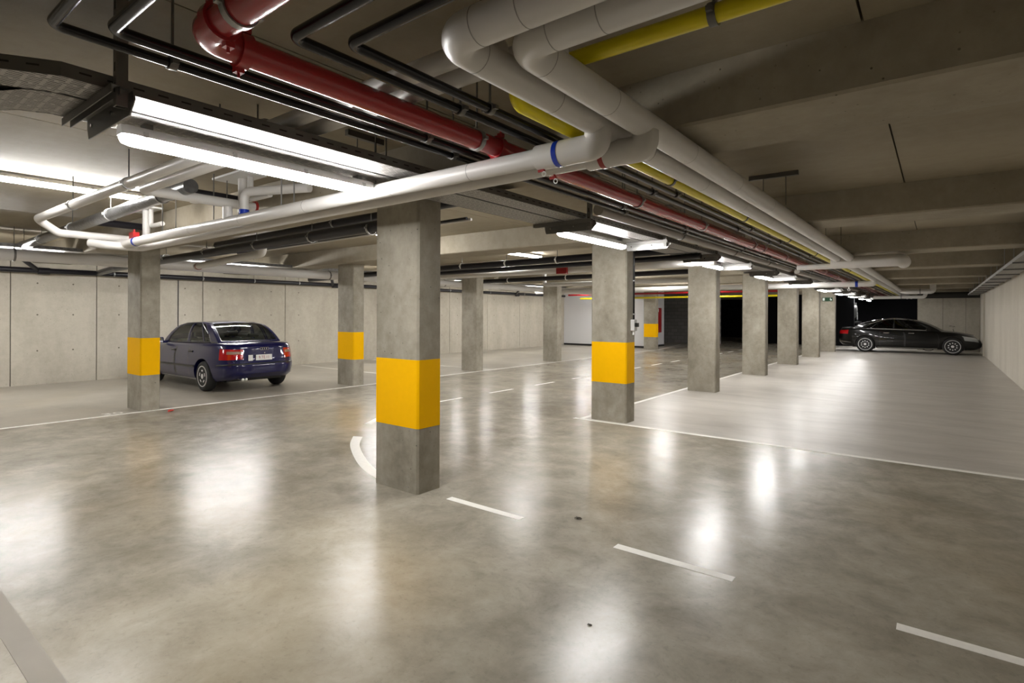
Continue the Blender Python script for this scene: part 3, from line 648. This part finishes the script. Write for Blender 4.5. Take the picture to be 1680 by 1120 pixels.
for i in range(10):
    o = lamp(-3.30, 1.0 + SP * i, 2.462, 1.57, '%s strip light under the pair of cable trays, right row' % ORD[i] if i else 'nearest and largest strip light, glowing under the pair of cable trays', 'strip lights under the trays')
    for q in (.1, 1.43):
        b = MB(); b.box(-.03, .03, q, q + .04, .095, .123); b.build('mounting_foot', 'galvd', o)
for k, yy in enumerate((-3.1, 1.0, 5.2, 9.3, 13.4, 17.5, 21.6)):  # first one unseen, added behind the camera to brighten the foreground
    lamp(-7.55, yy, CZ - .095, 1.57, ['strip light on the aisle ceiling behind the camera position', 'strip light on the aisle ceiling at the far left edge', 'ceiling strip light seen just left of the nearest column top', 'ceiling strip light in the aisle between nearest and second columns', 'far ceiling strip light over the aisle', 'fifth ceiling strip light over the aisle, by the white wall', 'farthest ceiling strip light over the aisle'][k], 'ceiling lights of the aisle')
for k, yy in enumerate((-3.1, 1.30, 5.25, 9.6, 13.7, 17.8, 21.9)):  # row starts with an added, unseen lamp lighting the foreground floor
    lamp(-13.05, yy, 2.56, 1.75, ['strip light over the left bays behind the camera position', 'strip light over the left bays at the left picture edge', 'strip light over the left bays above the blue car', 'strip light over the left bays beside the second left column', 'fourth strip light over the left bays', 'fifth strip light over the left bays', 'strip light over the left bays nearest the white wall'][k], 'lights over the left bays', True)
# sensors and small ceiling fittings
for x, yy, lab in ((-7.5, 8.0, 'small white detector on the ceiling right of the nearest column'), (-7.2, 11.7, 'small white detector beside the aisle ceiling light'), (-7.3, 3.0, 'small white detector on the ceiling at the left')):
    b = MB(); z = BZ if abs((yy - Y0 - .1) % SP) < 0 else CZ; b.lathe([(.0, -.07), (.05, -.065), (.065, -.03), (.06, 0), (0, 0)], (x, yy, z), (0, 0, 1), 18); tag(b.build('detector', 'whitep', None, 50), lab, 'detector')

# switch box and conduit on the second column
o = thing('switch_box', 'small grey switch box with conduit on the yellow-banded second column', 'switch box', (CX, 7.64, 1.36))
b = MB(); b.cbox(0, .06, -.045, .045, 0, .17, .008, 'x'); b.build('box', 'house', o)
b = MB(); b.cyl((.03, 0, .17), (.03, 0, 1.33), .014, 10); b.build('conduit', 'black', o, 40)
b = MB()
for z in (.25, .75, 1.2): b.ringband((.03, 0, z), (0, 0, 1), .014, .02, .006)
b.build('conduit_clips', 'galv', o)
b = MB(); b.box(.06, .10, -.03, .03, .06, .12); b.build('rocker', 'trim', o)
b = MB(); b.cyl((.03, 0, -.06), (.03, 0, 0), .02, 10); b.build('cable_gland', 'whitep', o)
# exit sign on the farthest column
o = thing('exit_sign', 'green running-man exit sign on the farthest column', 'sign', (-3.93, Y0 + SP * 6, 2.24))
b = MB(); b.box(-.20, .20, -.05, 0, 0, .16); b.build('sign_box', 'exitg', o)
b = MB(); b.box(-.185, -.10, -.053, -.05, .02, .14); b.box(.115, .17, -.053, -.05, .03, .09)
b.add([(.09, -.053, .03), (.14, -.053, .14), (.11, -.053, .14)], [(0, 1, 2)]); b.build('sign_symbol', 'exitw', o)
b = MB(); b.lathe([(0, -.08), (.07, -.075), (.09, -.03), (.05, 0)], (CX, Y0 + SP * 6 + .1, 1.42), (1, 0, 0), 16); tag(b.build('call_button', 'whitep', None, 40), 'round pale fitting on the side of the farthest column', 'fitting')
# hose cabinet
o = thing('hose_cabinet', 'red fire hose cabinet with red pipe on the end of the white wall', 'cabinet', (-11.30, 26.2, 0))
b = MB(); b.cbox(0, .22, -.45, .45, .72, 1.95, .02, 'x'); b.build('cabinet_body', 'hosered', o)
b = MB(); b.cyl((.12, -.3, 1.95), (.12, -.3, BZ - .05), .03, 10); b.build('feed_pipe', 'hosered', o, 40)
b = MB(); b.box(.22, .225, -.1, .1, 1.75, 1.9); b.build('cabinet_label', 'whitep', o)

# ------------------------------------------------------------------ cars
def lerp(P, x):
    if x <= P[0][0]: return P[0][1]
    for (a, c), (d, e) in zip(P, P[1:]):
        if x <= d: return c + (e - c) * (x - a) / (d - a)
    return P[-1][1]
def car(label, p, loc, rz, cat='car'):
    """local: +x forward, origin on the ground under the rear axle"""
    root = thing('sedan_car', label, cat, loc, rz)
    W = p['W'] / 2; T, B = p['top'], p['bot']; xr, xf, wv = p['xr'], p['xf'], p['wv']
    nr, nf = p.get('nr', 5.5), p.get('nf', 4.0)
    def plan(ph, tau):
        a0, a1 = lerp(xr, tau), lerp(xf, tau); xc = (a0 + a1) / 2; a = (a1 - a0) / 2; ww = W * lerp(wv, tau)
        c, s = cos(ph), sin(ph); n = nf if c > 0 else nr
        return xc + a * math.copysign(abs(c) ** (2 / n), c), ww * math.copysign(abs(s) ** (2 / n), s)
    dense = []; D = 1600
    for i in range(D + 1):
        dense.append(plan(2 * pi * i / D, .5))
    acc = [0]
    for a, c in zip(dense, dense[1:]): acc.append(acc[-1] + hypot(c[0] - a[0], c[1] - a[1]))
    def ph_at(s):
        s = (s % 1.0) * acc[-1]; lo = 0; hi = D
        while hi - lo > 1:
            m = (lo + hi) // 2
            if acc[m] <= s: lo = m
            else: hi = m
        f = (s - acc[lo]) / max(acc[hi] - acc[lo], 1e-9); return 2 * pi * (lo + f) / D
    def s_near(x, y):
        i = min(range(D), key=lambda k: (dense[k][0] - x) ** 2 + (dense[k][1] - y) ** 2); return acc[i] / acc[-1]
    def surf(s, tau, off=0.0):
        ph = ph_at(s); x, y = plan(ph, tau); z = lerp(B, x) + tau * (lerp(T, x) - lerp(B, x))
        if off:
            e = 1e-3; x1, y1 = plan(ph_at(s + .002), tau); x2, y2 = plan(ph_at(s - .002), tau); nx, ny = (y1 - y2), -(x1 - x2); l = hypot(nx, ny) or 1
            x += nx / l * off; y += ny / l * off
        return (x, y, z)
    NS = 132; taus = [0, .04, .10, .18, .28, .38, .48, .58, .68, .78, .86, .92, .96, .985, 1.0]
    b = MB(); R = []
    for t in taus: R.append([surf(k / NS, t) for k in range(NS)])
    for sc in (.97, .9, .8, .65, .45, .2, 0.02):
        r_ = []
        for k in range(NS):
            x, y, z = R[len(taus) - 1][k]; r_.append((x, y * sc, z + p.get('crown', .03) * (1 - sc * sc)))
        R.append(r_)
    b.rings(R, cap=True)
    body = b.build('body', p['paint'], root, 38)
    # wheel wells
    wr = p['wr']; cut = MB()
    for wx in (0, p['wb']):
        for s in (-1, 1): cut.cyl((wx, s * (W - .27), wr), (wx, s * (W + .2), wr), wr + .055, 40)
    cm = cut.build('cutter', 'trim'); cm.parent = root
    md = body.modifiers.new('wells', 'BOOLEAN'); md.object = cm; md.operation = 'DIFFERENCE'; md.solver = 'EXACT'
    bpy.context.view_layer.update()
    me = bpy.data.meshes.new_from_object(body.evaluated_get(bpy.context.evaluated_depsgraph_get()))
    body.modifiers.clear(); body.data = me; me.name = 'body'
    while len(me.materials) > 1: me.materials.pop()
    bpy.data.objects.remove(cm, do_unlink=True)
    for q in me.polygons: q.use_smooth = True; q.material_index = 0
    me.set_sharp_from_angle(angle=radians(38))
    # dark underside and arches
    b = MB(); b.box(-.5, p['wb'] + .5, -W + .28, W - .28, .20, .5)
    for wx in (0, p['wb']): b.box(wx - wr * .9, wx + wr * .9, -W + .26, W - .26, .2, wr * 1.7)
    b.build('underbody', 'trim', root)
    # cabin
    x0r, x1r, x1f, x0f = p['cab']; zb0, zb1, zr = p['zcab']; w0, w1 = p['wcab']; cwn = p.get('rcrown', .03); br_, bf = p.get('bulge', (.05, .10))
    def side(s, t, sg):
        xb = x0r + (x0f - x0r) * s; xt = x1r + (x1f - x1r) * s; zbb = zb0 + (zb1 - zb0) * s
        tt = t; x = xb + (xt - xb) * tt
        wz = w0 + (p.get('w0r', w0) - w0) * (1 - s); y = wz + (w1 - wz) * (t ** 1.25) + .018 * sin(pi * t) * sin(pi * s)
        z = zbb + (zr + p.get('arc', .03) * sin(pi * s) - zbb) * sin(t * pi / 2) ** 0.94
        return (x, sg * y, z)
    def endp(v, t, fr):
        s = 1 if fr else 0; x, y, z = side(s, t, 1); k = (bf if fr else -br_) * (1 - v * v)
        return (x + k, v * y, z + cwn * (1 - v * v) * t * t + p.get('lip', 0) * 0)
    def roofp(s, v):
        x, y, z = side(s, 1, 1); k = (bf * s ** 4 - br_ * (1 - s) ** 4) * (1 - v * v)
        return (x + k, v * y, z + cwn * (1 - v * v))
    frame = MB()
    def patch(f, us, ts, holes, gl, glname, flip=False, n=5):
        for i in range(len(us) - 1):
            for j in range(len(ts) - 1):
                g = [[f(us[i] + (us[i + 1] - us[i]) * a / n, ts[j] + (ts[j + 1] - ts[j]) * c / n) for c in range(n + 1)] for a in range(n + 1)]
                if (i, j) in holes: q = MB(); q.grid(g); gl.append((glname, q))
                else: frame.grid(g)
    glass = []
    us, hol = p['swin']; ts = [0, .05, .86, 1]
    for sg in (1, -1): patch(lambda s, t: side(s, t, sg), us, ts, [(h, 1) for h in hol], glass, 'side_window')
    ew = [-1, -.90, .90, 1]
    patch(lambda v, t: endp(v, t, True), ew, [0, .05, .90, 1], [(1, 1)], glass, 'windscreen')
    patch(lambda v, t: endp(v, t, False), ew, [0, .06, .88, 1], [(1, 1)], glass, 'rear_window')
    frame.grid([[roofp(i / 14, -1 + 2 * j / 12) for j in range(13)] for i in range(15)])
    me = frame.mesh('cabin_frame', p['paint']); bm = bmesh.new(); bm.from_mesh(me); bmesh.ops.remove_doubles(bm, verts=bm.verts, dist=.0008); bmesh.ops.recalc_face_normals(bm, faces=bm.faces); bm.to_mesh(me); bm.free()
    for q in me.polygons: q.use_smooth = True
    me.set_sharp_from_angle(angle=radians(30))
    fo = link('cabin_frame', me, root)
    sm = fo.modifiers.new('thickness', 'SOLIDIFY'); sm.thickness = .03; sm.offset = -1
    for nm, q in glass: q.build(nm, p['glass'], root, 60)
    # window surround strips
    if p.get('surround'):
        for sg in (1, -1):
            b = MB(); s0, s1 = us[hol[0]], us[hol[-1] + 1]
            b.tube([Vector(side(s0 + (s1 - s0) * k / 20, .03, sg)) + Vector((0, sg * .006, 0)) for k in range(21)], .012, 0, 6)
            b.tube([Vector(side(s0 + (s1 - s0) * k / 20, .90 - (.6 * (1 - k / 3) if k < 3 else 0), sg)) + Vector((0, sg * .006, 0)) for k in range(21)], .010, 0, 6)
            b.build('window_trim', p['surround'], root, 40)
    # interior
    b = MB(); b.box(x0r + .05, x0f - .10, -w0 + .08, w0 - .08, min(zb0, zb1) - .05, max(zb0, zb1) + .022); b.build('parcel_shelf', 'shelf', root)
    zs = max(zb0, zb1)
    for sx, yy in ((p['wb'] * .48, .36), (p['wb'] * .48, -.36), (p['wb'] * .12, .38), (p['wb'] * .12, -.38)):
        b = MB(); b.cbox(sx - .06, sx + .06, yy - .22, yy + .22, zs - .3, zs + .05, .04, 'y'); k = b.build('seat', 'seat', root)
        b = MB(); b.cbox(sx - .045, sx + .04, yy - .11, yy + .11, zs + .085, zs + (.21 if sx > .6 else .16), .03, 'y'); b.cyl((sx, yy - .05, zs + .03), (sx, yy - .05, zs + .10), .008, 6); b.cyl((sx, yy + .05, zs + .03), (sx, yy + .05, zs + .10), .008, 6); b.build('headrest', 'seat', k)
    # wheels
    tm = MB(); tw = p.get('tw', .205); tr = wr; ri = p['ri']
    tm.lathe([(ri, -tw / 2 + .01), (tr - .05, -tw / 2), (tr - .015, -tw / 2 + .02), (tr, -tw / 2 + .045), (tr, tw / 2 - .045), (tr - .015, tw / 2 - .02), (tr - .05, tw / 2), (ri, tw / 2 - .01)], (0, 0, 0), (0, 1, 0), 40)
    tme = tm.mesh('tyre', 'tyre', 40)
    rm = MB(); rm.ringband((0, tw / 2 - .07, 0), (0, 1, 0), ri - .018, .13, .018, 40)
    rm.m = 1; rm.lathe([(0, 0), (ri - .02, 0), (ri - .02, .01), (0, .01)], (0, tw / 2 - .10, 0), (0, 1, 0), 32); rm.m = 0
    ns = p['spokes']
    for k in range(ns):
        a = 2 * pi * k / ns + .3; e = Vector((cos(a), 0, sin(a))); t = Vector((-sin(a), 0, cos(a))); sw_ = p['spw']
        q = []
        for rr, ww_, hh in ((.05, sw_ * .9, tw / 2 - .015), (ri * .55, sw_ * .8, tw / 2 - .008), (ri - .01, sw_ * 1.15, tw / 2 - .02)):
            q.append([e * rr + t * ww_ + Vector((0, hh - .03, 0)), e * rr - t * ww_ + Vector((0, hh - .03, 0)), e * rr - t * ww_ * .7 + Vector((0, hh, 0)), e * rr + t * ww_ * .7 + Vector((0, hh, 0))])
        rm.rings(q)
    rm.lathe([(0, tw / 2 - .05), (.065, tw / 2 - .05), (.06, tw / 2 - .012), (.03, tw / 2 - .004), (0, tw / 2 - .004)], (0, 0, 0), (0, 1, 0), 24)
    rme = rm.mesh('rim', ['rim', 'greyd'], 35)
    for wx in (0, p['wb']):
        for s in (-1, 1):
            t = link('wheel', tme, root); t.location = (wx, s * (W - tw / 2 - .015), wr); t.rotation_euler = (0, 0, 0 if s > 0 else pi)
            link('rim', rme, t)
    def patchs(name, s0, s1, t0, t1, mat, off=.004, n=10, m=4, parent=None):
        b = MB(); b.grid([[surf(s0 + (s1 - s0) * i / n, t0 + (t1 - t0) * j / m, off) for j in range(m + 1)] for i in range(n + 1)]); 
        b.grid([[surf(s0 + (s1 - s0) * i / n, t0 + (t1 - t0) * j / m, -.012) for j in range(m + 1)] for i in range(n + 1)]); return b.build(name, mat, parent or root, 60)
    rear = lerp(xr, .6); fr = lerp(xf, .6)
    for name, (xa, ya), (xb, yb), t0, t1, mat, off in p['patches']:
        for sg in (1, -1):
            sa, sb = s_near(xa, sg * ya), s_near(xb, sg * yb)
            if abs(sa - sb) > .5: sa, sb = (sa - 1, sb) if sa > sb else (sa, sb - 1)
            patchs(name, sa, sb, t0, t1, mat, off)
    # door seams and handles
    for xs in p['seams']:
        for sg in (1, -1):
            s = s_near(xs, sg * W); patchs('door_seam', s - .0005, s + .0005, .12, .97, 'trim', .0012, 1, 10)
    for xs in p['handles']:
        for sg in (1, -1):
            b = MB(); z = p['hz']; b.cbox(xs - .10, xs + .10, sg * (W * lerp(wv, .85)) - .02, sg * (W * lerp(wv, .85)) + .028, z - .018, z + .018, .01, 'x'); b.build('door_handle', p.get('hmat', 'trim'), root)
    # mirrors
    for sg in (1, -1):
        mx = p['mirror']; b = MB(); zz = p['mz']
        b.cbox(mx - .05, mx + .10, sg * (W + .02) - .02, sg * (W + .02) + .10 if sg > 0 else sg * (W + .02) + .02, zz - .06, zz + .07, .03, 'y') if sg > 0 else b.cbox(mx - .05, mx + .10, -W - .12, -W, zz - .06, zz + .07, .03, 'y')
        b.box(mx, mx + .06, min(sg * (W - .12), sg * (W + .02)), max(sg * (W - .12), sg * (W + .02)), zz - .06, zz - .01)
        k = b.build('wing_mirror', p['paint'], root, 30)
        b = MB(); ya, yb = sorted((sg * (W + .01), sg * (W + .105))); b.box(mx - .056, mx - .050, ya + .01, yb, zz - .045, zz + .055); b.build('mirror_glass', 'chrome', k)
    return root, surf, s_near
A4 = dict(W=1.733, wb=2.617, wr=.308, ri=.215, tw=.205, spokes=5, spw=.060, paint='carblue', glass='glassg',
  top=[(-.95, .93), (-.86, .965), (-.60, .985), (-.3, .99), (.3, .965), (1.8, .945), (2.25, .925), (2.9, .85), (3.3, .76), (3.56, .63)],
  bot=[(-.95, .33), (-.75, .27), (-.35, .215), (0, .20), (2.6, .19), (3.2, .20), (3.56, .25)],
  xr=[(0, -.80), (.10, -.91), (.30, -.935), (.42, -.93), (.46, -.905), (.8, -.875), (.92, -.865), (1, -.83)],
  xf=[(0, 3.42), (.15, 3.52), (.5, 3.55), (.8, 3.48), (1, 3.32)],
  wv=[(0, .90), (.10, .965), (.3, 1.0), (.55, 1.0), (.75, .985), (.9, .955), (.96, .93), (1, .885)], nr=5.0, nf=3.6, crown=.035,
  cab=(-.34, .42, 1.40, 2.22), zcab=(.985, .915, 1.375), wcab=(.755, .545), w0r=.665, rcrown=.035, bulge=(.06, .12), arc=.022,
  swin=([0, .13, .235, .25, .50, .535, .93, 1], [1, 3, 5]), surround='trim',
  patches=[('tail_light', (-.60, .84), (-.90, .44), .56, .86, 'tail', .005), ('tail_light_clear', (-.80, .80), (-.89, .47), .72, .80, 'tailc', .009),
           ('headlight', (3.30, .72), (3.48, .40), .62, .86, 'head', .006), ('bumper_strip', (-.50, .86), (-.93, .02), .40, .44, 'trim', .004),
           ('rub_strip', (.36, .866), (2.2, .866), .36, .42, 'trim', .008), ('sill_strip', (.36, .866), (2.2, .866), .02, .06, 'greyd', .004)],
  seams=(.62, 1.28, 2.10), handles=(.52, 1.38), hz=.80, mirror=1.92, mz=.99)
blue, bs, bn = car('dark blue four-door saloon parked behind the left column, seen from the rear', A4, (-11.92, 5.90, 0), pi)
# rear details of the blue car (local x = rear is negative)
xr_ = -.915
o = MB(); o.cbox(-.006, .006, -.17, .17, -.056, .056, .004, 'x'); pl_ = o.build('number_plate', 'plate', blue); pl_.location = (-.912, 0.02, .70)
tx = text_mesh('plate_text', '9.TE.11', .088, 'plater', pl_, .0006, Matrix.Translation((-.0068, 0, -.002)) @ Matrix.Rotation(-pi / 2, 4, 'Z') @ Matrix.Rotation(pi / 2, 4, 'X'), .86)
o = MB(); o.box(-.004, .004, -.045, .045, -.058, .058); st = o.build('sticker', 'sticker', blue); st.location = (-.912, .30, .70)
o = MB()
for k in range(4): o.torus((-.893, -.066 + .044 * k, .875), (1, 0, 0), .027, .0045, 24, 6)
o.build('ring_emblem', 'chrome', blue, 40)
o = MB(); o.cyl((-.90, 0, .79), (-.89, 0, .79), .012, 12); o.build('boot_lock', 'chrome', blue)
o = MB(); o.cyl((-.90, .45, .27), (-.70, .45, .29), .028, 14); o.cyl((-.90, .38, .27), (-.70, .38, .29), .028, 14); o.build('exhaust', 'chrome', blue, 40)
SC = dict(W=1.90, wb=3.035, wr=.345, ri=.262, tw=.245, spokes=10, spw=.034, paint='carblack', glass='glassd',
  top=[(-1.12, .98), (-1.0, 1.03), (-.7, 1.06), (-.3, 1.05), (.5, .99), (2.0, .97), (2.5, .965), (3.2, .90), (3.7, .80), (4.02, .66)],
  bot=[(-1.12, .38), (-.9, .28), (-.45, .22), (0, .20), (3.0, .20), (3.6, .20), (4.0, .24)],
  xr=[(0, -.95), (.12, -1.06), (.35, -1.10), (.55, -1.08), (.85, -1.05), (1, -.98)], xf=[(0, 3.85), (.15, 3.96), (.5, 4.0), (.8, 3.93), (1, 3.72)],
  wv=[(0, .91), (.10, .97), (.3, 1.0), (.55, 1.0), (.75, .985), (.9, .95), (.96, .92), (1, .87)], nr=4.5, nf=3.4, crown=.035,
  cab=(-.66, .62, 1.50, 2.66), zcab=(1.03, .955, 1.415), wcab=(.83, .60), w0r=.74, rcrown=.04, bulge=(.07, .14), arc=.055,
  swin=([0, .155, .245, .255, .50, .52, .905, 1], [1, 3, 5]), surround='chrome',
  patches=[('tail_light', (-.70, .93), (-1.05, .55), .66, .88, 'tail', .006), ('headlight', (3.45, .86), (3.85, .50), .60, .86, 'head', .008),
           ('bumper_chrome', (-.55, .94), (-1.08, .30), .20, .225, 'chrome', .006), ('sill_chrome', (.42, .95), (2.6, .95), .03, .06, 'chrome', .006)],
  seams=(.55, 1.48, 2.60), handles=(.78, 1.66), hz=.86, hmat='chrome', mirror=2.22, mz=1.02)
car('black luxury saloon parked nose to the right wall', SC, (-2.60, 29.86, 0), 0)
SV = dict(A4); SV.update(paint='carsilver', patches=[], seams=(), handles=())
car('pale car raised on the lift beyond the black saloon, only its wheel showing', SV, (-4.66, 38.15, 1.27), -pi / 2)
b = MB(); b.box(-5.6, -3.7, 34.6, 39.2, 1.17, 1.268); lift = b.build('lift_platform', 'trim'); tag(lift, 'dark platform of the car lift beyond the black saloon', 'car lift')
b = MB()
for x in (-5.65, -3.75):
    for y in (34.7, 39.0): b.box(x - .05, x + .05, y - .05, y + .05, 0, 1.17)
b.build('post', 'trim', lift)
# bicycle behind the black saloon
bk = thing('bicycle', 'bicycle leaning at the end wall, handlebar showing over the black saloon', 'bicycle', (0.15, 31.6, 0), 0)
for x in (-.55, .5):
    b = MB(); b.torus((x, 0, .34), (0, 1, 0), .325, .016, 32, 8)
    for k in range(8): b.cyl((x, 0, .34), (x + .31 * cos(k * pi / 4), 0, .34 + .31 * sin(k * pi / 4)), .002, 4)
    b.build('wheel', 'tyre', bk, 40)
b = MB()
for a, c in (((-.55, 0, .34), (-.1, 0, .30)), ((-.1, 0, .30), (.35, 0, .80)), ((-.25, 0, .80), (.35, 0, .80)), ((-.1, 0, .30), (-.28, 0, .95)), ((-.55, 0, .34), (-.25, 0, .80)), ((.5, 0, .34), (.34, 0, 1.02))): b.cyl(a, c, .017, 8)
b.build('frame', 'chrome', bk, 40)
b = MB(); b.tube([(.40, -.30, 1.14), (.30, -.28, 1.15), (.36, 0, 1.06), (.30, .28, 1.15), (.2, .30, 1.14)], .014, .05, 8); b.build('handlebar', 'chrome', bk, 40)
b = MB(); b.cbox(-.42, -.16, -.07, .07, .95, 1.0, .02, 'x'); b.build('saddle', 'trim', bk)
# litter on the floor
b = MB(); b.rings([[(-9.98, 3.70, 0), (-9.86, 3.66, 0), (-9.84, 3.75, .02), (-9.95, 3.79, .012)], [(-9.96, 3.71, .022), (-9.88, 3.68, .035), (-9.87, 3.74, .03), (-9.94, 3.77, .02)]]); tag(b.build('crumpled_litter', 'litter'), 'crumpled red litter on the floor by the white line', 'litter')
for x, y, lab, sz in ((-2.232, 3.744, 'dry curled leaf on the floor right of the nearest column', .9), (-1.42, 2.50, 'tiny dry leaf fragment on the floor near the front', .4)):
    b = MB(); b.grid([[(x + sz * (-.03 + .02 * i), y + sz * (-.02 + .013 * j), .001 + sz *.002 + sz *  (.012 * sin(i * 1.3) * sin(j + .6) ** 2 + (.008 if (i + j) % 2 else 0))) for j in range(4)] for i in range(4)]); tag(b.build('dry_leaf', 'leaf'), lab, 'leaf')
